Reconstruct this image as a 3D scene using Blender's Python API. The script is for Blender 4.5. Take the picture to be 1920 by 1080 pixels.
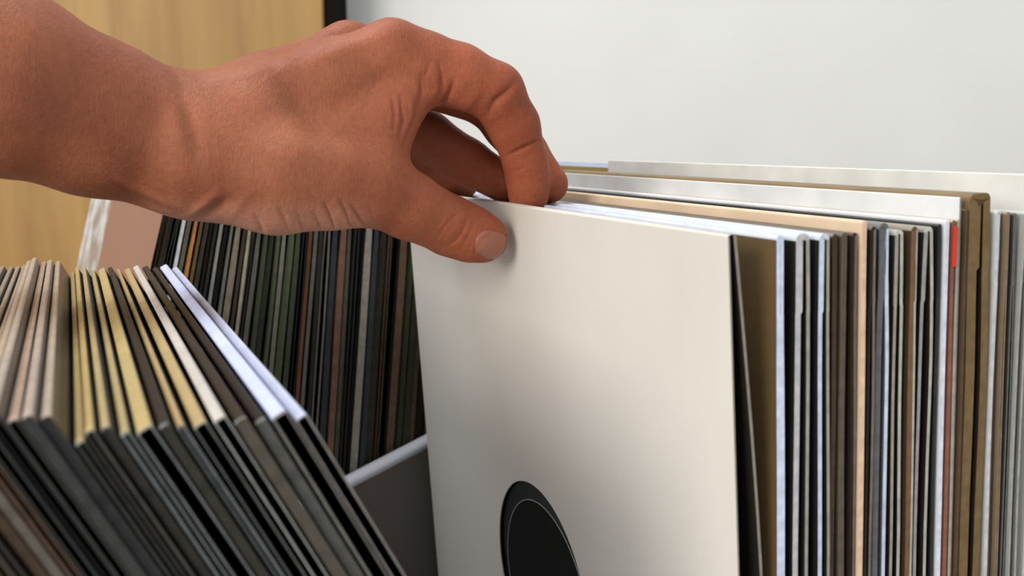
import bpy, bmesh, math, random
import numpy as np
from mathutils import Vector
from mathutils.bvhtree import BVHTree

for o in list(bpy.data.objects):
    bpy.data.objects.remove(o, do_unlink=True)
scene = bpy.context.scene
COL = scene.collection

# ------------------------------------------------------------------ camera
FPX = 1900.0                      # focal length in pixels of a 1920 wide frame
HORIZON = 266.0
PITCH = math.atan((540 - HORIZON) / FPX)
CP, SP = math.cos(PITCH), math.sin(PITCH)
CAMZ = 0.342
cam = bpy.data.cameras.new('camera')
cam.sensor_width = 36.0
cam.lens = 36.0 * FPX / 1920.0
cam.clip_start = 0.01
cam.dof.use_dof = True
cam.dof.focus_distance = 0.43
cam.dof.aperture_fstop = 13.0
camo = bpy.data.objects.new('camera', cam)
camo.location = (0, 0, CAMZ)
camo.rotation_euler = (math.pi / 2 - PITCH, 0, 0)
COL.objects.link(camo)
scene.camera = camo

# ------------------------------------------------------------------ world, lights, exposure
world = bpy.data.worlds.new('world')
scene.world = world
world.use_nodes = True
bg = world.node_tree.nodes['Background']
bg.inputs[0].default_value = (0.95, 0.97, 1.0, 1)
bg.inputs[1].default_value = 0.76

def area(name, loc, target, size, size_y, power, color):
    l = bpy.data.lights.new(name, 'AREA')
    l.shape = 'RECTANGLE'
    l.size, l.size_y, l.energy, l.color = size, size_y, power, color
    o = bpy.data.objects.new(name, l)
    o.location = loc
    o.rotation_euler = (Vector(target) - Vector(loc)).to_track_quat('-Z', 'Y').to_euler()
    COL.objects.link(o)
    return o

area('window_light', (-1.55, -1.45, 1.0), (0.0, 0.45, 0.28), 1.0, 1.0, 42, (1.0, 0.945, 0.88))
area('ceiling_light', (-0.65, 0.75, 2.15), (-0.02, 0.5, 0.25), 1.1, 0.9, 26, (0.90, 0.94, 1.0))

scene.view_settings.view_transform = 'Standard'
scene.view_settings.look = 'None'
scene.view_settings.gamma = 1.0
scene.view_settings.use_curve_mapping = False
scene.view_settings.exposure = 0.0

# ------------------------------------------------------------------ frames
# row frame: WA runs along a sleeve (away from the camera, to the left), DA runs through the stack
TH = math.atan(835.0 / math.sqrt(FPX ** 2 + 274 ** 2))
WA = np.array([-math.sin(TH), math.cos(TH), 0.0])
DA = np.array([math.cos(TH), math.sin(TH), 0.0])
ZA = np.array([0.0, 0.0, 1.0])
XR = np.array([1.0, 0, 0])
DN = np.array([0.0, -SP, -CP])
FW = np.array([0.0, CP, -SP])
CAM = np.array([0.0, 0.0, CAMZ])

def c2w(p):                       # camera space (right, down, forward) to world
    p = np.asarray(p, float)
    return CAM + p[..., 0:1] * XR + p[..., 1:2] * DN + p[..., 2:3] * FW

def px(u, v, z):                  # a point at image place u, v and depth z
    return np.array([(u - 960) / FPX * z, (v - 540) / FPX * z, z])

def d_at(u, w, h):                # row coordinate d of the point (w, d, height h) seen in image column u
    k = (u - 960) / FPX
    p0 = WA * w + ZA * h - CAM
    x0, z0 = p0 @ XR, p0 @ FW
    dx, dz = DA @ XR, DA @ FW
    return (k * z0 - x0) / (dx - k * dz)

def row(w, d, z):
    return WA * w + DA * d + ZA * z

# ------------------------------------------------------------------ materials
MATS = {}
def nodes_of(name):
    m = bpy.data.materials.new(name)
    m.use_nodes = True
    return m, m.node_tree.nodes, m.node_tree.links, m.node_tree.nodes['Principled BSDF']

def paper(col, rough=0.6, spec=0.35, var=0.10, scale=60.0, bump=0.02):
    key = ('paper', tuple(round(c, 3) for c in col), rough, spec, var, scale, bump)
    if key in MATS:
        return MATS[key]
    m, N, L, b = nodes_of('card')
    tc = N.new('ShaderNodeTexCoord')
    nz = N.new('ShaderNodeTexNoise'); nz.inputs['Scale'].default_value = scale
    nz.inputs['Detail'].default_value = 5
    L.new(tc.outputs['Object'], nz.inputs['Vector'])
    mr = N.new('ShaderNodeMapRange')
    mr.inputs['From Min'].default_value = 0.3; mr.inputs['From Max'].default_value = 0.7
    mr.inputs['To Min'].default_value = 1 - var; mr.inputs['To Max'].default_value = 1 + var
    L.new(nz.outputs['Fac'], mr.inputs['Value'])
    mx = N.new('ShaderNodeMix'); mx.data_type = 'RGBA'; mx.blend_type = 'MULTIPLY'
    mx.inputs['Factor'].default_value = 1
    mx.inputs['A'].default_value = (*col, 1)
    L.new(mr.outputs['Result'], mx.inputs['B'])
    L.new(mx.outputs['Result'], b.inputs['Base Color'])
    b.inputs['Roughness'].default_value = rough
    b.inputs['Specular IOR Level'].default_value = spec
    if bump:
        n2 = N.new('ShaderNodeTexNoise'); n2.inputs['Scale'].default_value = 900
        L.new(tc.outputs['Object'], n2.inputs['Vector'])
        bp = N.new('ShaderNodeBump'); bp.inputs['Strength'].default_value = bump * 5
        bp.inputs['Distance'].default_value = 0.0003
        L.new(n2.outputs['Fac'], bp.inputs['Height'])
        L.new(bp.outputs['Normal'], b.inputs['Normal'])
    MATS[key] = m
    return m

def wood(c1, c2):
    m, N, L, b = nodes_of('beech_wood')
    tc = N.new('ShaderNodeTexCoord')
    mp = N.new('ShaderNodeMapping'); mp.inputs['Scale'].default_value = (9, 9, 0.55)
    L.new(tc.outputs['Object'], mp.inputs['Vector'])
    nz = N.new('ShaderNodeTexNoise'); nz.inputs['Scale'].default_value = 2.2
    nz.inputs['Detail'].default_value = 7; nz.inputs['Roughness'].default_value = 0.62
    nz.inputs['Distortion'].default_value = 0.6
    L.new(mp.outputs['Vector'], nz.inputs['Vector'])
    cr = N.new('ShaderNodeValToRGB')
    cr.color_ramp.elements[0].position = 0.34; cr.color_ramp.elements[0].color = (*c1, 1)
    cr.color_ramp.elements[1].position = 0.66; cr.color_ramp.elements[1].color = (*c2, 1)
    L.new(nz.outputs['Fac'], cr.inputs['Fac'])
    L.new(cr.outputs['Color'], b.inputs['Base Color'])
    b.inputs['Roughness'].default_value = 0.5
    return m

def skin_material():
    m, N, L, b = nodes_of('skin')
    tc = N.new('ShaderNodeTexCoord')
    def noise(scale, detail, dist=0.0, vec=None):
        n = N.new('ShaderNodeTexNoise')
        n.inputs['Scale'].default_value = scale; n.inputs['Detail'].default_value = detail
        n.inputs['Distortion'].default_value = dist
        L.new(vec if vec else tc.outputs['Object'], n.inputs['Vector'])
        return n
    big = noise(28, 4)
    cr = N.new('ShaderNodeValToRGB')
    e = cr.color_ramp.elements
    e[0].position = 0.32; e[0].color = (0.270, 0.083, 0.042, 1)
    e[1].position = 0.68; e[1].color = (0.385, 0.134, 0.068, 1)
    L.new(big.outputs['Fac'], cr.inputs['Fac'])
    fine = noise(420, 5)
    mr = N.new('ShaderNodeMapRange')
    mr.inputs['From Min'].default_value = 0.3; mr.inputs['From Max'].default_value = 0.7
    mr.inputs['To Min'].default_value = 0.9; mr.inputs['To Max'].default_value = 1.08
    L.new(fine.outputs['Fac'], mr.inputs['Value'])
    mx = N.new('ShaderNodeMix'); mx.data_type = 'RGBA'; mx.blend_type = 'MULTIPLY'
    mx.inputs['Factor'].default_value = 1
    rd = N.new('ShaderNodeAttribute'); rd.attribute_name = 'redness'
    rm = N.new('ShaderNodeMix'); rm.data_type = 'RGBA'; rm.blend_type = 'MULTIPLY'
    rm.inputs['B'].default_value = (1.02, 0.80, 0.72, 1)
    L.new(rd.outputs['Fac'], rm.inputs['Factor']); L.new(cr.outputs['Color'], rm.inputs['A'])
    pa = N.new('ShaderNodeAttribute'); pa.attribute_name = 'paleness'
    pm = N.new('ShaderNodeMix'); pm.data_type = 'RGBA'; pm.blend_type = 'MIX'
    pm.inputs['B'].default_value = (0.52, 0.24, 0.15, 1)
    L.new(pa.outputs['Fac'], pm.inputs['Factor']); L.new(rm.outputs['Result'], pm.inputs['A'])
    L.new(pm.outputs['Result'], mx.inputs['A']); L.new(mr.outputs['Result'], mx.inputs['B'])
    L.new(mx.outputs['Result'], b.inputs['Base Color'])
    b.inputs['Roughness'].default_value = 0.56
    b.inputs['Specular IOR Level'].default_value = 0.22
    b.inputs['Subsurface Weight'].default_value = 0.15
    b.inputs['Subsurface Radius'].default_value = (1.0, 0.35, 0.2)
    b.inputs['Subsurface Scale'].default_value = 0.004
    # fine skin lines that run across the arm and fingers
    mp = N.new('ShaderNodeMapping'); mp.inputs['Scale'].default_value = (1.0, 1.0, 0.28)
    mp.inputs['Rotation'].default_value = (0, math.radians(18), 0)
    L.new(tc.outputs['Object'], mp.inputs['Vector'])
    lines = noise(900, 3, 0.4, mp.outputs['Vector'])
    vo = N.new('ShaderNodeTexVoronoi'); vo.inputs['Scale'].default_value = 1300
    L.new(tc.outputs['Object'], vo.inputs['Vector'])
    ad = N.new('ShaderNodeMath'); ad.operation = 'MULTIPLY_ADD'; ad.inputs[1].default_value = 0.35
    L.new(vo.outputs['Distance'], ad.inputs[0]); L.new(lines.outputs['Fac'], ad.inputs[2])
    bp = N.new('ShaderNodeBump'); bp.inputs['Strength'].default_value = 0.5
    bp.inputs['Distance'].default_value = 0.0006
    L.new(ad.outputs['Value'], bp.inputs['Height'])
    L.new(bp.outputs['Normal'], b.inputs['Normal'])
    return m

def plain(name, col, rough=0.5, spec=0.5):
    m, N, L, b = nodes_of(name)
    nz = N.new('ShaderNodeTexNoise'); nz.inputs['Scale'].default_value = 8
    tc = N.new('ShaderNodeTexCoord'); L.new(tc.outputs['Object'], nz.inputs['Vector'])
    mr = N.new('ShaderNodeMapRange'); mr.inputs['To Min'].default_value = 0.96; mr.inputs['To Max'].default_value = 1.04
    L.new(nz.outputs['Fac'], mr.inputs['Value'])
    mx = N.new('ShaderNodeMix'); mx.data_type = 'RGBA'; mx.blend_type = 'MULTIPLY'
    mx.inputs['Factor'].default_value = 1; mx.inputs['A'].default_value = (*col, 1)
    L.new(mr.outputs['Result'], mx.inputs['B']); L.new(mx.outputs['Result'], b.inputs['Base Color'])
    b.inputs['Roughness'].default_value = rough
    b.inputs['Specular IOR Level'].default_value = spec
    return m

def srgb(r, g, b):
    f = lambda c: (c / 255 / 12.92) if c / 255 <= 0.04045 else ((c / 255 + 0.055) / 1.055) ** 2.4
    return (f(r), f(g), f(b))

# ------------------------------------------------------------------ object helpers
def link(name, verts, faces, mats, parent=None, smooth=False, midx=None):
    me = bpy.data.meshes.new(name)
    me.from_pydata([tuple(map(float, v)) for v in verts], [], faces)
    for mm in (mats if isinstance(mats, (list, tuple)) else [mats]):
        me.materials.append(mm)
    if midx is not None:
        me.polygons.foreach_set('material_index', midx)
    if smooth:
        me.polygons.foreach_set('use_smooth', [True] * len(me.polygons))
    me.update()
    o = bpy.data.objects.new(name, me)
    COL.objects.link(o)
    if parent:
        o.parent = parent
    return o

def tag(o, label=None, cat=None, group=None, kind=None):
    if label: o['label'] = label
    if cat: o['category'] = cat
    if group: o['group'] = group
    if kind: o['kind'] = kind
    return o

def empty(name, loc=(0, 0, 0)):
    o = bpy.data.objects.new(name, None)
    o.location = tuple(map(float, loc))
    o.empty_display_size = 0.02
    COL.objects.link(o)
    return o

def box(name, corner, ax, ay, az, mats, parent=None, bevel=0.0):
    c, ax, ay, az = map(np.asarray, (corner, ax, ay, az))
    vs = [c + i * ax + j * ay + k * az for k in (0, 1) for j in (0, 1) for i in (0, 1)]
    fs = [(0, 2, 3, 1), (4, 5, 7, 6), (0, 1, 5, 4), (2, 6, 7, 3), (0, 4, 6, 2), (1, 3, 7, 5)]
    o = link(name, vs, fs, mats, parent)
    bm = bmesh.new(); bm.from_mesh(o.data)
    bmesh.ops.recalc_face_normals(bm, faces=bm.faces)
    if bevel:
        bmesh.ops.bevel(bm, geom=bm.edges[:], offset=bevel, segments=3, profile=0.5, affect='EDGES')
    bm.to_mesh(o.data); bm.free()
    return o

# ------------------------------------------------------------------ the setting
wall_m = plain('white_paint', (0.81, 0.81, 0.765), 0.7, 0.2)
YW = 1.40
w = link('wall_back', [(-3.2, YW, -.78), (3.6, YW, -.78), (3.6, YW, 2.4), (-3.2, YW, 2.4),
                       (-3.2, YW + .1, -.78), (3.6, YW + .1, -.78), (3.6, YW + .1, 2.4), (-3.2, YW + .1, 2.4)],
         [(0, 1, 2, 3), (5, 4, 7, 6), (3, 2, 6, 7), (1, 5, 6, 2), (4, 0, 3, 7), (0, 4, 5, 1)], wall_m)
tag(w, 'plain white painted wall behind the record rows', kind='structure')
fl = link('floor', [(-3.2, -2.6, -.78), (3.6, -2.6, -.78), (3.6, YW, -.78), (-3.2, YW, -.78)], [(0, 1, 2, 3)],
          plain('grey_floor', (0.36, 0.33, 0.30), 0.6))
tag(fl, 'plain greyish floor under the record bin', kind='structure')
# beech door leaf, dark edge gap on its right
YD = 1.30
xr = (619 - 960) / FPX * (YD / CP + 0.0)
xr2 = (646 - 960) / FPX * (YD / CP + 0.03)
dr = box('door_1', (-3.0, YD, -.77), (3.0 + xr, 0, 0), (0, .04, 0), (0, 0, 2.6),
         wood(srgb(146, 104, 44), srgb(174, 134, 68)), bevel=0.002)
tag(dr, 'pale beech wood door panel behind the hand', kind='structure')
tr = box('trim_1', (xr + .0008, YD + .006, -.77), (xr2 - xr, 0, 0), (0, .09, 0), (0, 0, 2.6), plain('black_edge', (0.010, 0.008, 0.005), 0.95, 0.05))
tag(tr, 'narrow black strip between beech panel and white wall', kind='structure')

# ------------------------------------------------------------------ record bin
grey_p = plain('grey_panel', srgb(112, 104, 99), 0.6, 0.3)
white_p = plain('white_rim', (0.78, 0.80, 0.86), 0.4, 0.5)
bin_o = empty('record_bin', row(0.2, 0.1, -0.76))
def bpart(name, w0, w1, d0, d1, z0, z1, mat, parent, bevel=0.001):
    off = np.array(bin_o.location)
    return box(name, row(w0, d0, z0) - off, WA * (w1 - w0), DA * (d1 - d0), ZA * (z1 - z0), mat, parent, bevel)
D0, D1 = -0.22, 0.62
bpart('base_board', 0.20, 1.00, D0, D1, -0.018, -0.0005, grey_p, bin_o)
bpart('plinth', 0.23, 0.97, D0 + .03, D1 - .03, -0.76, -0.0185, grey_p, bin_o)
bpart('end_panel', 0.20, 0.212, D0, D1, 0.0, 0.09, grey_p, bin_o)
bpart('end_panel', 0.988, 1.00, D0, D1, 0.0, 0.09, grey_p, bin_o)
bpart('side_panel', 0.2125, 0.9875, D0, D0 + .012, 0.0, 0.09, grey_p, bin_o)
bpart('side_panel', 0.2125, 0.9875, D1 - .012, D1, 0.0, 0.09, grey_p, bin_o)
# sloping partition with a white rim
WP = 0.590
def slope_z(u, v):
    k = (u - 960) / FPX
    d = d_at(u, WP, 0.15)
    p = row(WP, d, 0) - CAM
    # height so that the point lands on image row v
    m = (v - 540) / FPX
    a = p @ DN; bz = p @ FW
    h = (m * bz - a) / ((ZA @ DN) - m * (ZA @ FW))
    return d, h
(da, ha), (db, hb) = slope_z(683, 881), slope_z(802, 820)
sl = (hb - ha) / (db - da)
pd0, pd1 = -0.06, 0.30
def sz(d): return ha + sl * (d - da)
off = np.array(bin_o.location)
vs = [];
for d in (pd0, pd1):
    for ww in (WP, WP + .008):
        vs += [row(ww, d, 0.0) - off, row(ww, d, sz(d) - .004) - off]
part = link('partition', vs, [(0, 1, 5, 4), (2, 6, 7, 3), (0, 2, 3, 1), (4, 5, 7, 6), (1, 3, 7, 5), (0, 4, 6, 2)], grey_p, bin_o)
# rim: rounded rod along the sloping edge
rv, rf = [], []
ra = 0.0042
e1 = WA; dirv = DA * (pd1 - pd0) + ZA * (sz(pd1) - sz(pd0)); dirv = dirv / np.linalg.norm(dirv)
e2 = np.cross(dirv, e1)
for d in (pd0, pd1):
    c = row(WP + .004, d, sz(d) - ra) - off
    for i in range(16):
        a = 2 * math.pi * i / 16
        rv.append(c + e1 * math.cos(a) * (ra + .0012) + e2 * math.sin(a) * ra)
for i in range(16):
    j = (i + 1) % 16
    rf.append((i, j, 16 + j, 16 + i))
rf += [tuple(range(15, -1, -1)), tuple(range(16, 32))]
rim = link('rim', rv, rf, white_p, part, smooth=True)
tag(rim, 'white rounded rim')
tag(bin_o, 'grey record bin with a white rimmed sloping partition under the sleeves', 'record bin')

# ------------------------------------------------------------------ sleeves
rng = random.Random(4)

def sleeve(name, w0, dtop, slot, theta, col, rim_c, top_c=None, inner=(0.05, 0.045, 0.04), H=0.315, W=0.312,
           t=0.0007, wob=0.0004, yaw=0.0, base=0.0, tab=True, pinch=0.35, gloss=0.45, seed=None, closed=False, rim_r=None, tr=None, worn=None, rmax=.0022):
    """A folded card jacket open towards the camera. dtop: row coordinate of its left side at the top."""
    r = random.Random(seed if seed is not None else rng.random())
    sn, cs = math.sin(theta), math.cos(theta)
    dbot = dtop + H * sn
    ss = [0, .06, .12, .17, .21, .235, .255, .27, .283, .2895, .2905, .298, .304, .309]
    ss = [x / .315 * H for x in ss]
    ph = [r.uniform(0, 6.28) for _ in range(4)]
    fr = [r.uniform(14, 34) for _ in range(4)]
    bow = r.uniform(-1, 1) * wob * .5
    kink = r.uniform(0.2, 1.0) * wob * (1 if r.random() < .6 else -1)
    tr = tr or t
    body = slot - 2.6 * wob
    if body < (t + tr) * 1.1:
        q = body / ((t + tr) * 1.1); t, tr = t * q, tr * q
    def off_l(s):
        x = wob * (math.sin(fr[0] * s + ph[0]) * .55 + math.sin(fr[1] * 2.2 * s + ph[1]) * .25)
        return x + 1.3 * wob + (kink if s > .29 / .315 * H else 0) * .4
    def gapw(s):
        k = min(1.0, (H - s) / .05)
        g = body * (pinch + (1 - pinch) * math.sin(k * math.pi / 2))
        g += wob * .5 * math.sin(fr[2] * s + ph[2])
        return max(g, (t + tr) * 1.02)
    sT = H - .001; gT = gapw(sT); rad = min(gT / 2, rmax)
    ss.append(H - rad)
    sT = ss[-1]; gT = gapw(sT); aT = off_l(sT) + (body - gT) * .5
    rad = min(gT / 2, rmax)
    ws = [0, .0012, .03, .1, .2, .29, W]
    ny = len(ws)
    path_o, path_i, zone = [], [], []
    for s in ss:
        a = off_l(s) + (body - gapw(s)) * .5
        tt = t * (1.25 if (tab and s > .29 / .315 * H) else 1)
        path_o.append((a, s)); path_i.append((a + tt, s)); zone.append('l')
    nseg = 4
    for i in range(1, nseg + 1):
        an = math.pi / 2 * i / nseg
        path_o.append((aT + rad - rad * math.cos(an), H - rad + rad * math.sin(an)))
        path_i.append((min(aT + t + (rad - t * .6) * (1 - math.cos(an)), aT + gT / 2), H - rad + (rad - t) * math.sin(an))); zone.append('t')
    for i in range(nseg, -1, -1):
        an = math.pi / 2 * i / nseg
        if i == nseg and gT - 2 * rad < 1e-5: continue
        path_o.append((aT + gT - rad + rad * math.cos(an), H - rad + rad * math.sin(an)))
        path_i.append((max(aT + gT - t - (rad - t * .6) * (1 - math.cos(an)), aT + gT / 2), H - rad + (rad - t) * math.sin(an))); zone.append('t')
    for s in reversed(ss):
        a = off_l(s) + (body - gapw(s)) * .5 + gapw(s)
        path_o.append((a, s)); path_i.append((a - tr, s)); zone.append('r')
    n = len(path_o)
    base_p = row(w0, dbot, base)
    cy, sy = math.cos(yaw), math.sin(yaw)
    Wv = WA * cy - DA * sy
    Dv = DA * cy + WA * sy
    root = np.array([0.0, 0, 0])
    def pt(nn, s, wv, b):
        nn = nn + b
        d = -s * sn + nn * cs
        z = s * cs + nn * sn
        return Wv * wv + Dv * d + ZA * z
    vs = []
    for j, wv in enumerate(ws):
        b = bow * math.sin(math.pi * wv / W)
        inset = -0.00025 if j == 0 else 0
        for (a, s) in path_o: vs.append(pt(a, s, wv, b))
        for (a, s) in path_i: vs.append(pt(a, s, wv, b))
    fs, mi = [], []
    def V(j, i, inn): return j * 2 * n + (n if inn else 0) + i
    for j in range(ny - 1):
        for i in range(n - 1):
            fs.append((V(j, i, 0), V(j, i + 1, 0), V(j + 1, i + 1, 0), V(j + 1, i, 0)))
            zt = zone[i] == 't' or zone[i + 1] == 't'
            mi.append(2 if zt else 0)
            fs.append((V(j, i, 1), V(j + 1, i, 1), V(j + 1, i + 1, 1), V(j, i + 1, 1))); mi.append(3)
    for i in range(n - 1):
        fs.append((V(0, i, 0), V(0, i, 1), V(0, i + 1, 1), V(0, i + 1, 0)))
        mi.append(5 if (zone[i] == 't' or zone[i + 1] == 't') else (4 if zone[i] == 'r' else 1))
    # spine at the far end and bottom fold
    h = n // 2
    for i in range(h - 1):
        a, b2 = V(ny - 1, i, 0), V(ny - 1, i + 1, 0)
        c, d2 = V(ny - 1, n - 2 - i, 0), V(ny - 1, n - 1 - i, 0)
        if len({a, b2, c, d2}) == 4:
            fs.append((a, b2, c, d2)); mi.append(0)
    for j in range(ny - 1):
        fs.append((V(j, 0, 0), V(j + 1, 0, 0), V(j + 1, n - 1, 0), V(j, n - 1, 0))); mi.append(0)
    if closed:
        for i in range(h - 1):
            a, b2 = V(0, i, 1), V(0, i + 1, 1)
            c, d2 = V(0, n - 2 - i, 1), V(0, n - 1 - i, 1)
            if len({a, b2, c, d2}) == 4:
                fs.append((d2, c, b2, a)); mi.append(1)
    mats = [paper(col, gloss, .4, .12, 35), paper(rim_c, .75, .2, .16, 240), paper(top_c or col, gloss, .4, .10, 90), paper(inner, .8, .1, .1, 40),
            paper(rim_r or rim_c, .75, .2, .16, 240), paper(worn or rim_c, .75, .2, .2, 300)]  # last slot: separate tone for the top part of the near rim
    # the lowest corner rests on the board
    zmin = min(v[2] for v in vs)
    base_p = base_p - ZA * zmin
    o = link(name, vs, fs, mats, smooth=False, midx=mi)
    o.location = tuple(base_p)
    return o

G = {}
# ---- right hand stack: (u0, u1 at the near top corner, card colour, edge colour, top colour, inner, height in mm, theta deg, options, label)
LT = math.radians(2.7)
WR = 0.2505
K0 = srgb(36, 34, 33)  # near-black card faces: shade of the gaps put into the colour
R = [  # pale blue tops: reflected sky put into the top colour
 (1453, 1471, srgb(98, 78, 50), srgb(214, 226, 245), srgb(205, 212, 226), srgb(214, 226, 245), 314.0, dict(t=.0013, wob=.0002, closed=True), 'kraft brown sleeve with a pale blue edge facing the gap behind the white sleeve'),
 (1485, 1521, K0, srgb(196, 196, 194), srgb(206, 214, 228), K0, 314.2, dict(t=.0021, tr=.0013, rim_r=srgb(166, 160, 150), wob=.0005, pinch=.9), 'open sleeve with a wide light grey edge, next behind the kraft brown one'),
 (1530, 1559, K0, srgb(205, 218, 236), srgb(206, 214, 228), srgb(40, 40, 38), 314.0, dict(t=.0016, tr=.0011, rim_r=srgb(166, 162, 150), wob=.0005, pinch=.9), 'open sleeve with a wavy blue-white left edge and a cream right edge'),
 (1560, 1575, srgb(62, 50, 38), srgb(78, 64, 48), srgb(150, 140, 126), srgb(56, 46, 36), 313.6, dict(t=.0011, closed=True, wob=.0004), 'dark brown closed sleeve spine, left of the greyish brown one'),
 (1576, 1594, srgb(70, 62, 52), srgb(98, 88, 74), srgb(110, 100, 88), srgb(92, 88, 80), 313.8, dict(t=.0012, closed=True, wob=.0005), 'greyish brown closed sleeve spine, left of the peach edged sleeve'),
 (1597, 1612, srgb(42, 35, 30), srgb(48, 40, 34), srgb(96, 84, 74), srgb(28, 24, 22), 313.8, dict(t=.0010, tr=.0011, rim_r=srgb(122, 104, 92)), 'dark brown sleeve touching the left side of the peach edged one'),
 (1613, 1625, srgb(222, 198, 168), srgb(236, 200, 168), srgb(226, 202, 172), srgb(236, 200, 168), 317.6, dict(t=.0011, closed=True, wob=.0002), 'cream sleeve with a bright peach edge standing a little higher than its neighbours'),
 (1626, 1644, srgb(34, 28, 25), srgb(44, 36, 32), srgb(120, 108, 98), srgb(26, 22, 20), 315.5, dict(t=.0009, tr=.0011, rim_r=srgb(124, 112, 102)), 'very dark sleeve just right of the bright peach edge'),
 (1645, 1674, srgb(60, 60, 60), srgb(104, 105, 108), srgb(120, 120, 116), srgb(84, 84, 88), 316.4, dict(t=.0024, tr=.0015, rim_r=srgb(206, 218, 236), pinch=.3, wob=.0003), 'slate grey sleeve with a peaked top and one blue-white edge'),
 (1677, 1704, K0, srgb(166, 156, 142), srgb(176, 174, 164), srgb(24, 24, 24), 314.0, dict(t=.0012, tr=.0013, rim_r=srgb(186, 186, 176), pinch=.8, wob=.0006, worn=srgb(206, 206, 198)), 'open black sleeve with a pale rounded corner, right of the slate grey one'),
 (1705, 1723, srgb(62, 48, 36), srgb(122, 94, 64), srgb(150, 142, 128), srgb(112, 84, 56), 315.0, dict(t=.0020, tr=.0010, rim_r=srgb(186, 182, 170), closed=True), 'tan brown sleeve with a faint rust tint between two open sleeves'),
 (1724, 1759, K0, srgb(160, 158, 156), srgb(150, 146, 140), srgb(38, 30, 28), 314.6, dict(t=.0014, tr=.0013, rim_r=srgb(184, 180, 168), pinch=.55, wob=.0007, worn=srgb(200, 196, 190)), 'wide gaping sleeve with scuffed pale edges and dark brown inside'),
 (1760, 1771, srgb(30, 30, 30), srgb(52, 52, 52), srgb(84, 84, 82), srgb(46, 46, 46), 315.4, dict(t=.0008, closed=True), 'charcoal sleeve close against the left of the thick white edge'),
 (1772, 1783, srgb(222, 224, 228), srgb(226, 232, 244), srgb(230, 232, 236), srgb(222, 226, 236), 316.6, dict(t=.0010, closed=True, wob=.0003), 'sleeve with a thick bright white edge left of the red patch'),
]
def right_sleeve(u0, u1, col, rim_c, top_c, inner, Hmm, opt, label, name='record_sleeve', w0=WR):
    H = Hmm / 1000
    z = H * math.cos(LT)
    d0 = d_at(u0, w0, z); d1 = d_at(u1, w0, z)
    o = sleeve(name, w0 + rng.uniform(-.0008, .0008), d0, (d1 - d0) * math.cos(LT) - .0001, LT, col, rim_c, top_c, inner, H=H, **opt)
    tag(o, label, 'record sleeve', 'record sleeves in the right stack')
    return o
for r_ in R:
    right_sleeve(*r_)
# sleeve with red top corner: rust body plus a red sticker part
right_sleeve(1793, 1801, srgb(120, 112, 100), srgb(176, 164, 148), srgb(186, 176, 160), srgb(170, 158, 142), 316.6, dict(t=.0007, closed=True, wob=.0003),
             'cream edged sleeve between the red patch and the tall white sleeve')
k = right_sleeve(1784, 1792.5, srgb(110, 66, 50), srgb(142, 96, 80), srgb(190, 170, 150), srgb(140, 92, 76), 316.5, dict(t=.0007, closed=True, wob=.0001),
                 'rusty sleeve with a vivid red patch at its upper corner')
H = .3165; zt = H * math.cos(LT)
dk = d_at(1785, WR, zt)
koff = np.array(k.location)
rp = []
for (s, n0, n1) in ((H - .002, .0004, .0016), (H - .0155, .0002, .0014)):
    for nn in (n0, n1):
        for wv in (-.0011, -.0003):
            d = dk + (H - s) * math.sin(LT) + nn
            rp.append(row(WR + wv, d, s * math.cos(LT)) - koff)
pt_ = link('red_patch', rp, [(0, 2, 3, 1), (4, 5, 7, 6), (0, 4, 6, 2), (1, 3, 7, 5), (0, 1, 5, 4), (2, 6, 7, 3)], paper(srgb(214, 58, 34), .5), k)
tag(pt_, 'vivid red patch on the edge')
right_sleeve(1802, 1807, srgb(226, 228, 228), srgb(150, 150, 148), srgb(232, 232, 230), srgb(60, 58, 55), 324.0, dict(t=.0005, closed=True, wob=.0001, gloss=.3, pinch=.9),
             'glossy white sleeve standing taller than those in front, its upper face showing')
right_sleeve(1808, 1818, srgb(84, 66, 48), srgb(92, 74, 54), srgb(100, 84, 62), srgb(60, 48, 34), 320, dict(t=.001, closed=True),
             'narrow dark brown sleeve between the tall white sleeve and the thick brown one')
right_sleeve(1818, 1866, srgb(118, 98, 66), srgb(122, 100, 66), srgb(128, 106, 72), srgb(40, 32, 24), 325, dict(t=.0042, tr=.0032, pinch=.95, wob=.0007),
             'thick brown double sleeve with a dark slot down its middle')
R2 = [
 (1868, 1884, srgb(196, 196, 190), srgb(206, 208, 212), srgb(206, 206, 200), srgb(130, 110, 90), 319, dict(t=.0022, tr=.0007, rim_r=srgb(60,58,52), wob=.0006), 'sleeve with a rumpled white edge just right of the thick brown one'),
 (1885, 1897, srgb(120, 104, 84), srgb(136, 118, 94), srgb(150, 138, 116), srgb(40, 34, 28), 318.5, dict(t=.0008), 'tan edged sleeve second right of the thick brown one'),
 (1898, 1910, srgb(60, 58, 54), srgb(104, 106, 102), srgb(90, 88, 84), srgb(24, 24, 28), 318, dict(t=.0007), 'black sleeve with grey rim near the right side of the picture'),
 (1911, 1932, srgb(160, 160, 154), srgb(168, 172, 166), srgb(190, 192, 188), srgb(120, 116, 110), 318.5, dict(t=.001), 'light grey sleeve in the right stack at the very edge of the picture'),
]
for r_ in R2:
    right_sleeve(*r_)
# tall plastic divider behind them
ddv = d_at(1145, WR + .312, .329)
div = sleeve('divider_card', WR + .004, ddv, .0012, LT, srgb(224, 223, 216), srgb(214, 214, 208), srgb(236, 236, 232), srgb(120, 120, 112), H=.331, t=.0004, wob=.0001, closed=True, gloss=.4)
tag(div, 'tall off-white divider card rising behind the right stack', 'divider card')

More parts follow.
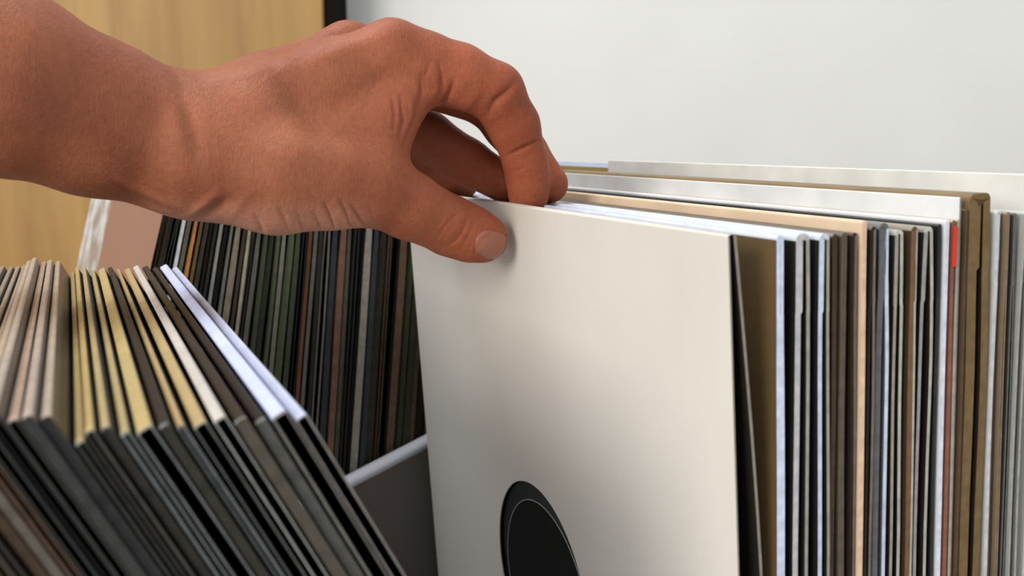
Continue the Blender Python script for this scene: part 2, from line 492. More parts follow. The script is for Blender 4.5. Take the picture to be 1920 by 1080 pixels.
# ------------------------------------------------------------------ the white sleeve held by the hand
MS_T = math.radians(4.1)
HM, WM = 0.315, 0.315
p_near = px(1365, 445, 0.302)
pw = c2w(p_near[None])[0]
w_n, d_n, z_n = pw @ WA, pw @ DA, pw[2]
lift = z_n - HM * math.cos(MS_T)
sn, cs = math.sin(MS_T), math.cos(MS_T)
ms = empty('record_sleeve', row(w_n, d_n + HM * sn, z_n - HM * cs))
tag(ms, 'plain off-white record sleeve with a round centre hole, pinched by the hand', 'record sleeve')
def mp(n, s, wv):                 # local point of the held sleeve
    return WA * wv + DA * (-s * sn + n * cs) + ZA * (s * cs + n * sn)
white_m = paper(srgb(216, 211, 201), .55, .25, .035, 14, .03)
shade_in = paper(srgb(38, 34, 30), .8, .1, .1, 30)  # inner faces near-black: shade inside the sleeve painted into the card
edge_m = paper(srgb(150, 142, 130), .75, .2, .15, 300)
RH, cw, cz = 0.0485, WM / 2, HM - .1775
def dent(s, wv):                  # the card gives way a little under the thumb
    g = math.exp(-(((wv - .185) / .035) ** 2 + ((s - (HM - .012)) / .03) ** 2))
    return .0012 * g
seg = 96
def outline(a):                   # the square outline at angle a about the hole
    c, s = math.cos(a), math.sin(a)
    ex = (WM - cw) if c > 0 else cw
    ey = (HM - cz) if s > 0 else cz
    q = min(ex / max(abs(c), 1e-9), ey / max(abs(s), 1e-9))
    return cw + c * q, cz + s * q
vs, fs, mi = [], [], []
rings = [0, .06, .14, .3, .55, .8, .93, 1.0]
angs = [2 * math.pi * i / seg for i in range(seg)]
for cx_, cy_ in ((0, 0), (WM, 0), (0, HM), (WM, HM)):      # keep the four corners
    ca = math.atan2(cy_ - cz, cx_ - cw) % (2 * math.pi)
    angs[min(range(seg), key=lambda i: abs(angs[i] - ca))] = ca
for side, nn in ((0, 0.0), (1, .0006)):
    for q in rings:
        for a in angs:
            wo, so = outline(a)
            wi, si = cw + RH * math.cos(a), cz + RH * math.sin(a)
            wv, s = wi + (wo - wi) * q, si + (so - si) * q
            vs.append(mp(nn + dent(s, wv), s, wv))
nr = len(rings)
for side in (0, 1):
    b0 = side * nr * seg
    for q in range(nr - 1):
        for i in range(seg):
            j = (i + 1) % seg
            f = (b0 + q * seg + i, b0 + q * seg + j, b0 + (q + 1) * seg + j, b0 + (q + 1) * seg + i)
            fs.append(f if side else f[::-1]); mi.append(1 if side else 0)
for q in (0, nr - 1):
    for i in range(seg):
        j = (i + 1) % seg
        fs.append((q * seg + i, q * seg + j, nr * seg + q * seg + j, nr * seg + q * seg + i)); mi.append(2)
link('front_panel', vs, fs, [white_m, shade_in, edge_m], ms, midx=mi)
# back panel, bulging away from the front one
vs, fs, mi = [], [], []
NS, NW = 24, 8
def gap(s, wv):
    return .0020 + .0016 * math.sin(math.pi * wv / WM) + .0072 * math.sin(math.pi * (HM - s) / HM) * (1 - .55 * wv / WM)
for side in (0, 1):
    for i in range(NS + 1):
        for j in range(NW + 1):
            s, wv = HM * i / NS, WM * j / NW
            vs.append(mp(gap(s, wv) + side * .0010 + dent(s, wv), s, wv))
def bi(side, i, j): return side * (NS + 1) * (NW + 1) + i * (NW + 1) + j
for i in range(NS):
    for j in range(NW):
        fs.append((bi(0, i, j), bi(0, i + 1, j), bi(0, i + 1, j + 1), bi(0, i, j + 1))); mi.append(1)
        fs.append((bi(1, i, j), bi(1, i, j + 1), bi(1, i + 1, j + 1), bi(1, i + 1, j))); mi.append(0)
for i in range(NS):
    for j in (0, NW):
        fs.append((bi(0, i, j), bi(1, i, j), bi(1, i + 1, j), bi(0, i + 1, j))); mi.append(2)
for j in range(NW):
    for i in (0, NS):
        fs.append((bi(0, i, j), bi(0, i, j + 1), bi(1, i, j + 1), bi(1, i, j))); mi.append(2)
link('back_panel', vs, fs, [white_m, shade_in, edge_m], ms, midx=mi)
# folded top strip
vs, fs = [], []
for j in range(17):
    wv = WM * j / 16
    for i in range(7):
        a = math.pi * i / 6
        g = gap(HM, wv) + .0007
        vs.append(mp(g / 2 - g / 2 * math.cos(a) + dent(HM, wv), HM + .0007 * math.sin(a), wv))
for j in range(16):
    for i in range(6):
        fs.append((j * 7 + i, j * 7 + i + 1, (j + 1) * 7 + i + 1, (j + 1) * 7 + i))
link('top_fold', vs, fs, white_m, ms)
# the record inside, seen through the hole
rec = empty('vinyl_record', row(w_n, d_n + HM * sn, z_n - HM * cs))
tag(rec, 'black vinyl record with plain black label inside the white sleeve', 'vinyl record')
vin = plain('vinyl', (0.006, 0.007, 0.006), 0.4, 0.3)
lab = plain('black_label', (0.009, 0.010, 0.009), 0.7, 0.1)
ringm = plain('label_rim', (0.45, 0.45, 0.42), 0.5, 0.4)
RC = (cw - .002, cz - .0045)
def annulus(name, r0, r1, n0, n1, mat, parent, segs=96, rows=1):
    vs, fs = [], []
    prof = [(r0, n0), (r1, n0), (r1, n1), (r0, n1)]
    for (r, nn) in prof:
        for i in range(segs):
            a = 2 * math.pi * i / segs
            vs.append(mp(nn, RC[1] + r * math.sin(a), RC[0] + r * math.cos(a)))
    for q in range(4):
        for i in range(segs):
            j = (i + 1) % segs
            q2 = (q + 1) % 4
            fs.append((q * segs + i, q * segs + j, q2 * segs + j, q2 * segs + i))
    return link(name, vs, fs, mat, parent)
annulus('disc', .0036, .1200, .0019, .0033, vin, rec)
lb = annulus('label', .0012, .0440, .0016, .0019, lab, rec)
annulus('label_ring', .0440, .0443, .00155, .0019, ringm, lb)
tag(lb, 'plain black paper label')

# ------------------------------------------------------------------ left stack, leaning away
LL = math.radians(28)
WL = 0.234
KH = srgb(178, 160, 114)
DKG = srgb(34, 34, 32)
L_ = [  # blue of the two palest tops is sky reflection held in the colour
 (546, 578, srgb(216, 216, 220), srgb(150, 142, 134), srgb(206, 214, 240), 'sleeve with a sky-tinted white top nearest the white sleeve, last of the leaning stack'),  # unseen side face made white to bounce light onto the held sleeve
 (503, 544, srgb(44, 44, 44), srgb(126, 122, 114), srgb(198, 208, 240), 'leaning sleeve with a wide sky-tinted white top, second from the right end'),
 (470, 500, srgb(24, 24, 24), srgb(100, 100, 96), srgb(22, 21, 19), 'black topped leaning sleeve beside the wide sky-tinted white top'),
 (436, 468, srgb(50, 46, 40), srgb(92, 86, 76), srgb(40, 35, 28), 'dark brown topped leaning sleeve right of the grey-white top'),
 (399, 433, srgb(48, 46, 44), srgb(160, 160, 156), srgb(196, 190, 182), 'leaning sleeve with a grey-white top and a pale corner'),
 (355, 392, srgb(30, 30, 28), srgb(108, 110, 108), srgb(180, 158, 112), 'leaning sleeve with a broad khaki top left of the grey-white one'),
 (328, 351, srgb(28, 28, 28), srgb(128, 132, 132), srgb(186, 160, 112), 'leaning sleeve with a narrow khaki top right of the dark gap'),
 (298, 325, srgb(26, 26, 24), srgb(60, 58, 52), srgb(30, 27, 21), 'black topped leaning sleeve between two groups of khaki tops'),
 (250, 295, srgb(32, 32, 30), srgb(120, 124, 124), srgb(184, 164, 112), 'leaning sleeve with the widest khaki top, left of the dark gap'),
 (219, 246, srgb(34, 36, 34), srgb(110, 116, 116), KH, 'khaki topped leaning sleeve, second left of the dark gap'),
 (190, 216, srgb(36, 36, 34), srgb(70, 68, 62), KH, 'khaki topped leaning sleeve, third left of the dark gap'),
 (161, 187, srgb(42, 42, 40), srgb(76, 72, 66), srgb(190, 166, 108), 'khaki topped leaning sleeve, fourth left of the dark gap'),
 (131, 158, srgb(40, 42, 40), srgb(62, 62, 58), srgb(182, 158, 104), 'khaki topped leaning sleeve next to the greyish pink tops'),
]
def left_sleeve(u0, u1, col, rim_c, top_c, label, H=.315, **opt):
    H += rng.uniform(-.0014, .0014)
    rim_c = tuple(c * .8 for c in rim_c)
    z = .315 * math.cos(LL)
    d0 = d_at(u0, WL, z); d1 = d_at(u1, WL, z)
    sh = (H - .315) * math.sin(LL)
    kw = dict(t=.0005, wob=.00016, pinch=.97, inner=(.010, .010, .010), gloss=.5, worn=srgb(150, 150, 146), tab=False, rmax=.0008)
    kw['t'] = rng.choice([.0004, .0005, .0007, .0009]); kw['tr'] = rng.choice([.0004, .0005, .0008]); kw['closed'] = rng.random() < .25
    kw.update(opt)
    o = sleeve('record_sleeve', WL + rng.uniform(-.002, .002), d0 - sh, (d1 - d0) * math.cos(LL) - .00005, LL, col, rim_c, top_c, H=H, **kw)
    tag(o, label, 'record sleeve', 'record sleeves in the leaning left stack')
    return o
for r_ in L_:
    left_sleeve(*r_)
PLC = [srgb(184, 172, 156), srgb(180, 168, 158), srgb(186, 164, 146), srgb(178, 170, 160), srgb(184, 168, 150)]
words = ['first', 'second', 'third', 'fourth', 'fifth', 'sixth', 'seventh', 'eighth', 'ninth', 'tenth']
u = 128
for i in range(5):
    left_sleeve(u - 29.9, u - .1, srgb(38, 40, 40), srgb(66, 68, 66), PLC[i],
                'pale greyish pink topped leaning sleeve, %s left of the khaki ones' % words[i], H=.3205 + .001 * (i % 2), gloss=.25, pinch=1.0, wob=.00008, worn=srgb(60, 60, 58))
    u -= 30
BR = [srgb(96, 78, 62), srgb(120, 112, 102), srgb(112, 92, 74), srgb(70, 66, 60), srgb(100, 84, 70), srgb(54, 50, 46)]
for i in range(6):
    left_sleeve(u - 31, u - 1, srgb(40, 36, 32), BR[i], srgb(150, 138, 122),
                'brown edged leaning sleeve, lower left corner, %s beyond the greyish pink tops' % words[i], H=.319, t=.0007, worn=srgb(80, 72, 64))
    u -= 32

dl = d_at(u, WL, .315 * math.cos(LL)) + (.315 * math.cos(LL) - .19) * math.tan(LL)
bpart('stop_panel', WL + .01, WL + .30, dl - .020, dl - .006, 0.0, 0.19, grey_p, bin_o)
# ------------------------------------------------------------------ back row
W2 = 0.606
ub = 317.0
pal = [(44, 44, 40), (60, 56, 46), (36, 38, 36), (84, 82, 74), (70, 58, 44), (50, 54, 50), (110, 108, 98), (40, 34, 28), (92, 74, 56), (62, 70, 54), (120, 112, 100), (54, 58, 62)]
special = {2: ((190, 194, 198), 'white'), 3: ((96, 94, 80), 'olive grey'), 4: ((166, 118, 68), 'orange'), 5: ((100, 78, 54), 'brown'), 24: ((116, 84, 60), 'rust'), 29: ((112, 86, 70), 'rust'),
           33: ((150, 146, 134), 'pale cream'), 19: ((74, 80, 60), 'green'), 21: ((80, 88, 64), 'green'), 41: ((92, 78, 60), 'brown'), 14: ((150, 144, 124), 'pale grey'), 9: ((132, 132, 124), 'grey'),
           11: ((100, 104, 98), 'grey'), 38: ((110, 88, 68), 'tan'), 16: ((132, 128, 120), 'grey')}
r2 = random.Random(11)
i = 0
def back_lean(uu):
    return -math.radians(5.0 + 9.0 * max(0, min(1, (640 - uu) / 320.0)) ** 1.15)
ordw = lambda n: '%d%s' % (n, {1: 'st', 2: 'nd', 3: 'rd'}.get(n % 10 if n % 100 not in (11, 12, 13) else 0, 'th'))
while ub < 852:
    wd = r2.choice([9, 10, 11, 12, 14, 16])
    th = back_lean(ub)
    Hh = .315 + r2.uniform(-.001, .001)
    # placed by where its edge stands half way up
    zmid = .300
    d0 = d_at(ub, W2, zmid); d1 = d_at(ub + wd, W2, zmid)
    dtop = d0 + (Hh * math.cos(th) - zmid) * math.tan(-th)
    c = pal[r2.randrange(len(pal))]
    nm = 'black' if sum(c) < 130 else ('dark grey' if sum(c) < 190 else ('brown' if c[0] > c[2] + 20 else 'grey'))
    if i in special: c, nm = special[i]
    rimc = srgb(*[min(255, int(x * 1.15)) for x in c])
    body = srgb(*[int(x * .75) for x in c])
    o = sleeve('record_sleeve', W2 + r2.uniform(-.003, .003), dtop, (d1 - d0) * math.cos(th) - .0001, th, body, rimc, None,
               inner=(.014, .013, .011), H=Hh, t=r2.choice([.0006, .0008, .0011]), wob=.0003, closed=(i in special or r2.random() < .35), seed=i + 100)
    tag(o, '%s edged sleeve in the back row, %s from the pinkish front sleeve' % (nm, ordw(i + 1)), 'record sleeve', 'record sleeves in the back row')
    ub += wd
    i += 1
dr_ = d_at(ub, W2, .300)
bpart('stop_panel', W2 + .01, W2 + .30, dr_ + .004, dr_ + .016, 0.0, 0.18, grey_p, bin_o)
# the pinkish sleeve at the front of the back row: its face shows
th = -math.radians(14)
zmid = .300
d0 = d_at(308, W2, zmid)
pk = sleeve('record_sleeve', W2 - .002, d0 + (.315 * math.cos(th) - zmid) * math.tan(-th) - .001, .0030, th, srgb(176, 138, 114), srgb(52, 48, 46), srgb(150, 120, 100), H=.315, yaw=math.radians(5.5), t=.0006, wob=.0001)
tag(pk, 'pinkish brown sleeve with a mottled white border at the front of the back row', 'record sleeve')
m, N, Lk, b = nodes_of('pink_print')
tc = N.new('ShaderNodeTexCoord')
dp = N.new('ShaderNodeVectorMath'); dp.operation = 'DOT_PRODUCT'
yv = WA * math.cos(math.radians(5.5)) - DA * math.sin(math.radians(5.5))
dp.inputs[1].default_value = tuple(yv)
Lk.new(tc.outputs['Object'], dp.inputs[0])
gt = N.new('ShaderNodeMapRange'); gt.inputs['From Min'].default_value = .196; gt.inputs['From Max'].default_value = .204
Lk.new(dp.outputs['Value'], gt.inputs['Value'])
nz = N.new('ShaderNodeTexNoise'); nz.inputs['Scale'].default_value = 45; nz.inputs['Detail'].default_value = 3
Lk.new(tc.outputs['Object'], nz.inputs['Vector'])
cr = N.new('ShaderNodeValToRGB')
cr.color_ramp.elements[0].position = .4; cr.color_ramp.elements[0].color = (*srgb(150, 140, 128), 1)
cr.color_ramp.elements[1].position = .62; cr.color_ramp.elements[1].color = (*srgb(208, 208, 206), 1)
Lk.new(nz.outputs['Fac'], cr.inputs['Fac'])
mx = N.new('ShaderNodeMix'); mx.data_type = 'RGBA'
mx.inputs['A'].default_value = (*srgb(148, 112, 95), 1)
Lk.new(gt.outputs['Result'], mx.inputs['Factor']); Lk.new(cr.outputs['Color'], mx.inputs['B'])
Lk.new(mx.outputs['Result'], b.inputs['Base Color'])
b.inputs['Roughness'].default_value = .5
pk.data.materials[0] = m
# a few more sleeves of the back row that show between the fingers and the divider
BC = [((150, 126, 80), 'tan brown'), ((178, 196, 220), 'pale blue'), ((120, 100, 70), 'brown')]
uu = 1165
for j, (c, nm) in enumerate(BC):
    d0 = d_at(uu, .625, .32)
    o = sleeve('record_sleeve', .625, d0, .003, math.radians(1.5), srgb(*c), srgb(140, 130, 112), srgb(190, 205, 225), H=.3245 + .001 * j, t=.0007, wob=.0002)
    tag(o, '%s sleeve far behind the fingertips, %s from the hand' % (nm, words[j]), 'record sleeve', 'sleeves behind the fingertips')
    uu += 10

# ------------------------------------------------------------------ the hand
VOX = 0.00105
def chain(pts):
    return [(px(u, v, z), r / 1000.0) for (u, v, z, r) in pts]
PALM = [   # chains (u, v, depth m, radius mm), blended widely
 [(-1000, -330, .30, 41), (-560, -90, .325, 41), (-250, 50, .347, 38.5), (0, 152, .365, 33), (170, 218, .385, 29), (330, 268, .402, 27)],
 [(330, 268, .402, 26), (470, 235, .408, 21.5), (600, 160, .418, 17), (735, 100, .427, 13.2)],
 [(330, 262, .410, 24), (500, 190, .43, 19), (655, 103, .449, 13.8)],
 [(340, 270, .418, 22), (500, 230, .446, 17), (648, 165, .472, 13)],
 [(340, 290, .420, 22), (500, 270, .455, 16), (650, 230, .490, 12)],
 [(380, 300, .398, 24), (520, 335, .402, 21.0), (620, 342, .408, 17.8), (690, 345, .414, 16)],
 [(640, 190, .425, 14), (690, 240, .424, 14), (695, 300, .420, 14.5)],
 [(560, 270, .415, 20), (640, 260, .42, 16)],
 [(775, 160, .432, 12.0), (735, 205, .427, 11.5), (712, 255, .423, 12.5)],
]
FING = [
 [(690, 345, .414, 16.2), (765, 385, .425, 14.0), (845, 424, .442, 12.9), (880, 438, .4465, 12.2), (905, 446, .450, 11.2)],
 [(735, 100, .427, 13.4), (795, 122, .432, 14.0), (860, 142, .436, 13.6), (928, 172, .443, 12.6), (963, 235, .451, 11.4), (985, 300, .458, 10.0), (990, 335, .462, 9.7), (991, 366, .463, 9.4)],
 [(655, 103, .449, 13.6), (790, 145, .464, 13), (915, 188, .478, 12.2), (950, 235, .48, 11.0), (984, 284, .477, 10.2), (1029, 345, .474, 9.2)],
 [(648, 170, .472, 13), (800, 256, .484, 12.2), (875, 303, .487, 11.0), (945, 343, .488, 9.6)],
 [(660, 240, .490, 11.5), (790, 310, .520, 10), (868, 344, .541, 8.4)],
]
allp = [p for c in PALM + FING for p in chain(c)]
mn = np.min([p - r for p, r in allp], axis=0) - .006
mxx = np.max([p + r for p, r in allp], axis=0) + .006
dims = np.ceil((mxx - mn) / VOX).astype(int) + 1
def smin(a, b, k):
    h = np.clip(.5 + .5 * (b - a) / k, 0, 1)
    return b + (a - b) * h - k * h * (1 - h)
def add_cone(F, a, ra, b, rb, k):
    lo = np.minimum(a - ra, b - rb) - .016
    hi = np.maximum(a + ra, b + rb) + .016
    i0 = np.maximum(((lo - mn) / VOX).astype(int), 0)
    i1 = np.minimum(((hi - mn) / VOX).astype(int) + 2, dims)
    gx = (mn[0] + VOX * np.arange(i0[0], i1[0]))[:, None, None]
    gy = (mn[1] + VOX * np.arange(i0[1], i1[1]))[None, :, None]
    gz = (mn[2] + VOX * np.arange(i0[2], i1[2]))[None, None, :]
    ab = b - a; L2 = ab @ ab
    t = ((gx - a[0]) * ab[0] + (gy - a[1]) * ab[1] + (gz - a[2]) * ab[2]) / L2
    t = np.clip(t, 0, 1)
    tr_ = t * t * (3 - 2 * t)
    d = np.sqrt((gx - a[0] - t * ab[0]) ** 2 + (gy - a[1] - t * ab[1]) ** 2 + (gz - a[2] - t * ab[2]) ** 2) - (ra + (rb - ra) * (.5 * t + .5 * tr_))
    sl_ = (slice(i0[0], i1[0]), slice(i0[1], i1[1]), slice(i0[2], i1[2]))
    F[sl_] = smin(F[sl_], d.astype(np.float32), k)
BIG = np.float32(.05)
P = np.full(dims, BIG, np.float32)
for c in PALM:
    Q = chain(c)
    for (a, ra), (b_, rb) in zip(Q[:-1], Q[1:]):
        add_cone(P, a, ra, b_, rb, .007)
F = np.full(dims, BIG, np.float32)
for c in FING:
    Fi = np.full(dims, BIG, np.float32)
    Q = chain(c)
    for (a, ra), (b_, rb) in zip(Q[:-1], Q[1:]):
        add_cone(Fi, a, ra, b_, rb, .003)
    F = smin(F, Fi, .0010)
S = smin(P, F, .006)
del P, F, Fi

def surface_nets(S):
    s = S < 0
    nx, ny, nz = S.shape
    c = [s[i:nx - 1 + i, j:ny - 1 + j, k:nz - 1 + k] for i in (0, 1) for j in (0, 1) for k in (0, 1)]
    anyv = c[0].copy(); allv = c[0].copy()
    for q in c[1:]:
        anyv |= q; allv &= q
    cells = np.argwhere(anyv & ~allv)
    idx = -np.ones((nx - 1, ny - 1, nz - 1), np.int32)
    idx[cells[:, 0], cells[:, 1], cells[:, 2]] = np.arange(len(cells))
    acc = np.zeros((len(cells), 3)); cnt = np.zeros(len(cells))
    corners = [(i, j, k) for i in (0, 1) for j in (0, 1) for k in (0, 1)]
    for a in corners:
        for ax in range(3):
            if a[ax]: continue
            b = list(a); b[ax] = 1
            va = S[cells[:, 0] + a[0], cells[:, 1] + a[1], cells[:, 2] + a[2]]
            vb = S[cells[:, 0] + b[0], cells[:, 1] + b[1], cells[:, 2] + b[2]]
            m_ = (va < 0) != (vb < 0)
            t = np.where(m_, va / np.where(m_, va - vb, 1), 0)
            p = np.array(a, float)[None] + 0 * acc
            p[:, ax] += t
            acc[m_] += p[m_]; cnt[m_] += 1
    V = cells + acc / cnt[:, None]
    faces = []
    for ax in range(3):
        sl0 = [slice(None)] * 3; sl1 = [slice(None)] * 3
        sl0[ax] = slice(0, -1); sl1[ax] = slice(1, None)
        e = np.argwhere(s[tuple(sl0)] != s[tuple(sl1)])
        o1, o2 = [(1, 2), (2, 0), (0, 1)][ax]
        e = e[(e[:, o1] > 0) & (e[:, o2] > 0)]
        def cell(d1, d2):
            q = e.copy(); q[:, o1] -= d1; q[:, o2] -= d2
            return idx[q[:, 0], q[:, 1], q[:, 2]]
        quad = np.stack([cell(1, 1), cell(0, 1), cell(0, 0), cell(1, 0)], 1)
        inside = s[e[:, 0], e[:, 1], e[:, 2]]
        quad[~inside] = quad[~inside][:, ::-1]
        faces.append(quad)
    return V, np.concatenate(faces)
V, Fq = surface_nets(S)
V = mn + V * VOX
del S

def laplace(V, Fq, it, lam=.5):
    e = np.concatenate([Fq[:, [0, 1]], Fq[:, [1, 2]], Fq[:, [2, 3]], Fq[:, [3, 0]]])
    e = np.concatenate([e, e[:, ::-1]])
    cnt = np.bincount(e[:, 0], minlength=len(V))[:, None]
    for _ in range(it):
        acc = np.stack([np.bincount(e[:, 0], V[e[:, 1], k], len(V)) for k in range(3)], 1)
        V = V + lam * (acc / cnt - V)
    return V
def normals(V, Fq):
    n = np.cross(V[Fq[:, 2]] - V[Fq[:, 0]], V[Fq[:, 3]] - V[Fq[:, 1]])
    N_ = np.stack([np.bincount(Fq.ravel(), np.repeat(n[:, k], 4), len(V)) for k in range(3)], 1)
    return N_ / (np.linalg.norm(N_, axis=1, keepdims=True) + 1e-12)
V = laplace(V, Fq, 5)
def subdivide(V, Fq):
    e = np.stack([Fq, np.roll(Fq, -1, 1)], 2).reshape(-1, 2)
    es = np.sort(e, 1).astype(np.int64)
    key = es[:, 0] * len(V) + es[:, 1]
    uq, first, inv = np.unique(key, return_index=True, return_inverse=True)
    mid = (V[es[first, 0]] + V[es[first, 1]]) / 2
    cen = V[Fq].mean(1)
    nv = len(V)
    em = (nv + inv.reshape(-1)).reshape(-1, 4)
    fc = nv + len(uq) + np.arange(len(Fq))
    quads = [np.stack([Fq[:, i], em[:, i], fc, em[:, (i + 3) % 4]], 1) for i in range(4)]
    return np.concatenate([V, mid, cen]), np.concatenate(quads)
V, Fq = subdivide(V, Fq)
V = laplace(V, Fq, 3)
NV = normals(V, Fq)
if np.mean(np.einsum('ij,ij->i', NV, V - V.mean(0))) < 0:
    Fq = Fq[:, ::-1]; NV = -NV

# creases and tendons: strokes (polyline u, v; half width px; height mm; depth range)
Z1 = (.36, .475)
STROKES = [
 # index finger
 ([(970, 152), (948, 174), (927, 192), (915, 215)], 9, -1.4, Z1),
 ([(966, 158), (945, 176), (927, 192), (918, 212)], 4, -0.7, Z1),
 ([(1012, 264), (995, 272), (979, 279), (952, 292)], 4, -1.1, Z1),
 ([(850, 150), (845, 171), (834, 190), (816, 207)], 5, -1.6, Z1),
 ([(790, 140), (791, 171), (785, 205), (757, 276)], 5, -1.3, Z1),
 ([(812, 132), (818, 165), (808, 195)], 9, 1.0, Z1),
 ([(824, 118), (829, 146), (826, 172)], 4, -0.8, Z1),
 ([(808, 114), (797, 146), (800, 170)], 4, -0.5, Z1),
 ([(770, 180), (772, 215), (762, 250)], 6, 0.7, Z1),
 ([(751, 180), (756, 226), (748, 262)], 4, -1.0, Z1),
 ([(735, 175), (741, 215), (738, 245)], 4, -0.6, Z1),
 ([(900, 170), (880, 195), (860, 205)], 10, 0.6, Z1),
 ([(985, 315), (960, 322)], 4, -0.3, Z1),
 # thumb
 ([(857, 400), (840, 418), (827, 434), (819, 450)], 3.5, -0.65, Z1),
 ([(880, 402), (868, 434), (855, 452), (838, 462)], 3.5, -0.65, Z1),
 ([(868, 402), (850, 432), (836, 455)], 6, 0.45, Z1),
 ([(838, 400), (824, 418), (816, 432)], 3.5, -0.4, Z1),
 ([(890, 415), (880, 440), (868, 462)], 3.5, -0.3, Z1),
 ([(926, 436), (904, 450), (890, 472), (890, 490)], 4, -0.6, Z1),
 # folds under the thumb base
 ([(588, 398), (602, 440)], 5, -0.9, Z1),
 ([(608, 380), (618, 405), (628, 440)], 4, -1.3, Z1),
 ([(638, 375), (648, 400), (658, 440)], 4, -1.3, Z1),
 ([(660, 388), (672, 410), (684, 432)], 4, -1.4, Z1),
 ([(478, 404), (496, 442)], 5, -0.9, Z1),
 ([(523, 388), (532, 410), (542, 445)], 6, -0.9, Z1),
 ([(556, 395), (568, 445)], 5, -0.8, Z1),
 ([(690, 385), (702, 420)], 5, -0.6, Z1),
 # wrist
 ([(328, 140), (350, 196), (364, 253), (370, 300)], 16, -1.2, Z1),
 ([(300, 150), (322, 200), (336, 255), (340, 300)], 22, 1.2, Z1),
 ([(215, 352), (245, 370), (290, 392)], 12, -1.6, Z1),
 ([(224, 338), (285, 368), (345, 392)], 8, 1.2, Z1),
 ([(350, 405), (380, 385), (410, 360)], 9, 1.1, Z1),
 ([(375, 408), (405, 392), (430, 372)], 10, -1.5, Z1),
 ([(430, 410), (450, 385), (470, 360)], 9, 0.6, Z1),
 # back of the hand
 ([(525, 130), (570, 195), (625, 250)], 32, -2.6, Z1),
 ([(440, 170), (520, 225), (600, 290), (690, 335)], 24, 1.5, Z1),
 ([(560, 92), (625, 68), (692, 50)], 11, -0.9, Z1),
 ([(560, 125), (650, 90), (735, 60)], 14, 0.7, Z1),
 ([(380, 160), (450, 140), (540, 110)], 14, 0.6, Z1),
 ([(640, 200), (690, 240), (715, 300)], 22, -0.8, Z1),
]
def seg_dist(U, A, B):
    ab = B - A
    t = np.clip(((U - A) @ ab) / (ab @ ab), 0, 1)
    return np.linalg.norm(U - A - t[:, None] * ab, axis=1), t
def sculpt(V, NV, strokes):
    U = np.stack([960 + FPX * V[:, 0] / V[:, 2], 540 + FPX * V[:, 1] / V[:, 2]], 1)
    view = -V / np.linalg.norm(V, axis=1, keepdims=True)
    face = np.clip(np.einsum('ij,ij->i', NV, view) * 3, 0, 1)
    D = np.zeros(len(V))
    for poly, wpx, hmm, zr in strokes:
        poly = np.array(poly, float)
        best = np.full(len(V), 1e9)
        nseg = len(poly) - 1
        fade = np.ones(len(V))
        for q in range(nseg):
            d, t = seg_dist(U, poly[q], poly[q + 1])
            g = (q + t) / nseg
            m_ = d < best
            best[m_] = d[m_]
            fade[m_] = np.sin(np.pi * np.clip(.06 + .88 * g[m_], 0, 1)) ** .7
        ok = (V[:, 2] > zr[0]) & (V[:, 2] < zr[1])
        D += np.where(ok, np.exp(-(best / wpx) ** 2) * hmm / 1000 * face * fade, 0)
    return V + NV * D[:, None]
V = sculpt(V, NV, STROKES)
UV_ = 960 + FPX * V[:, 0] / V[:, 2]
RED = np.clip((UV_ - 600) / 320, 0, 1)
VV_ = 540 + FPX * V[:, 1] / V[:, 2]
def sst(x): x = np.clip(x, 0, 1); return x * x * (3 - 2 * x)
PALE = sst((VV_ - 360) / 70) * sst((UV_ - 180) / 120) * (1 - sst((UV_ - 640) / 90))

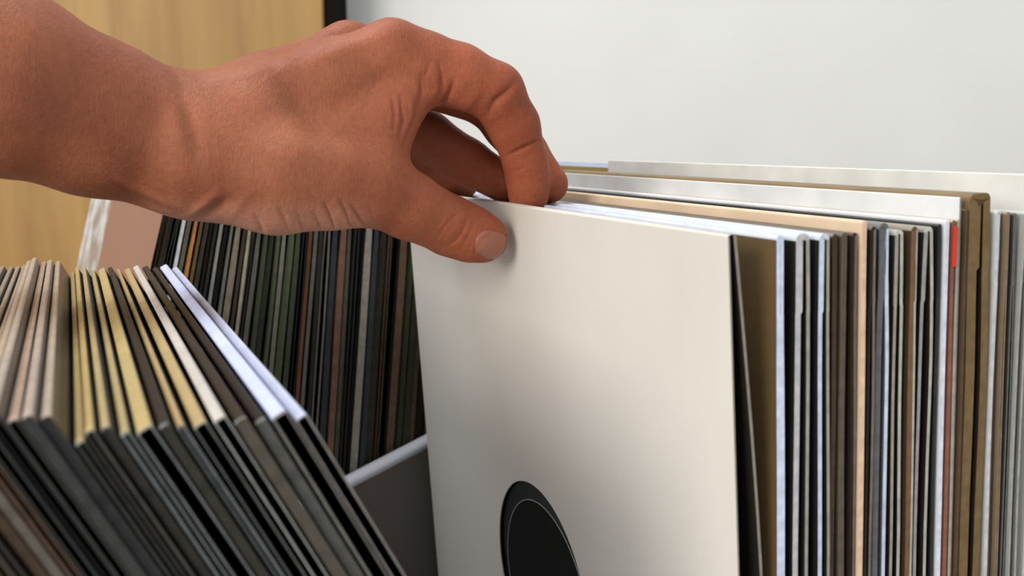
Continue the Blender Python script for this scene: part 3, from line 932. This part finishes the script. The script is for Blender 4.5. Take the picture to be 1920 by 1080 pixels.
person_o = empty('person', c2w(px(330, 268, .402)[None])[0])
tag(person_o, 'bare left forearm and hand reaching in to pinch the white sleeve', 'person')
Vw = c2w(V) - np.array(person_o.location)
me = bpy.data.meshes.new('body')
me.from_pydata(Vw.tolist(), [], Fq.tolist())
me.polygons.foreach_set('use_smooth', [True] * len(me.polygons))
at = me.attributes.new('redness', 'FLOAT', 'POINT'); at.data.foreach_set('value', RED.astype(np.float32))
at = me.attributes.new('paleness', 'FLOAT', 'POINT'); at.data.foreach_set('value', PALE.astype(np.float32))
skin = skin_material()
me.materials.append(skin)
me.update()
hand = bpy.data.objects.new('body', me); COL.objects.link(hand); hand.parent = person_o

# thumb nail: a thin curved plate lying on the thumb
bvh = BVHTree.FromPolygons([Vector(v) for v in V], Fq.tolist())
def on_skin(u, v):
    d = Vector(px(u, v, 1.0)).normalized()
    hit = bvh.ray_cast(Vector((0, 0, 0)), d)
    return hit[0], hit[1]
def bez(q, t): return q[0] * (1 - t) + q[1] * t
nail_c, nail_ax, nail_ay = np.array([921, 459.0]), np.array([29.0, 8.0]), np.array([-9.0, 25.0])
gn = 14
top, bot = [], []
okk = True
for i in range(gn + 1):
    for j in range(gn + 1):
        a, b_ = -1 + 2 * i / gn, -1 + 2 * j / gn
        x = a * math.sqrt(1 - .42 * b_ * b_); y = b_ * math.sqrt(1 - .35 * a * a)
        q = nail_c + x * nail_ax + y * nail_ay
        loc, nor = on_skin(*q)
        while loc is None:
            q = nail_c + (q - nail_c) * .94
            loc, nor = on_skin(*q)
        edge = max(abs(a), abs(b_))
        h = .00045 * (1 - edge ** 6) + .0001
        top.append(np.array(loc) + np.array(nor) * h); bot.append(np.array(loc) - np.array(nor) * .0004)
    if not okk: break
if okk:
    n1 = (gn + 1) ** 2
    fs = []
    I = lambda i, j: i * (gn + 1) + j
    for i in range(gn):
        for j in range(gn):
            f = (I(i, j), I(i, j + 1), I(i + 1, j + 1), I(i + 1, j))
            fs.append(f); fs.append(tuple(n1 + q for q in f[::-1]))
    ring = [I(i, 0) for i in range(gn + 1)] + [I(gn, j) for j in range(1, gn + 1)] + [I(i, gn) for i in range(gn - 1, -1, -1)] + [I(0, j) for j in range(gn - 1, 0, -1)]
    for a, b_ in zip(ring, ring[1:] + ring[:1]):
        fs.append((a, b_, n1 + b_, n1 + a))
    nw = c2w(np.array(top + bot)) - np.array(person_o.location)
    nm_ = plain('nail', srgb(160, 97, 74), .32, .5)
    nm_.node_tree.nodes['Principled BSDF'].inputs['Subsurface Weight'].default_value = .1
    nl = link('thumbnail', nw, fs, nm_, hand, smooth=True)
    tag(nl, 'glossy pale thumbnail')
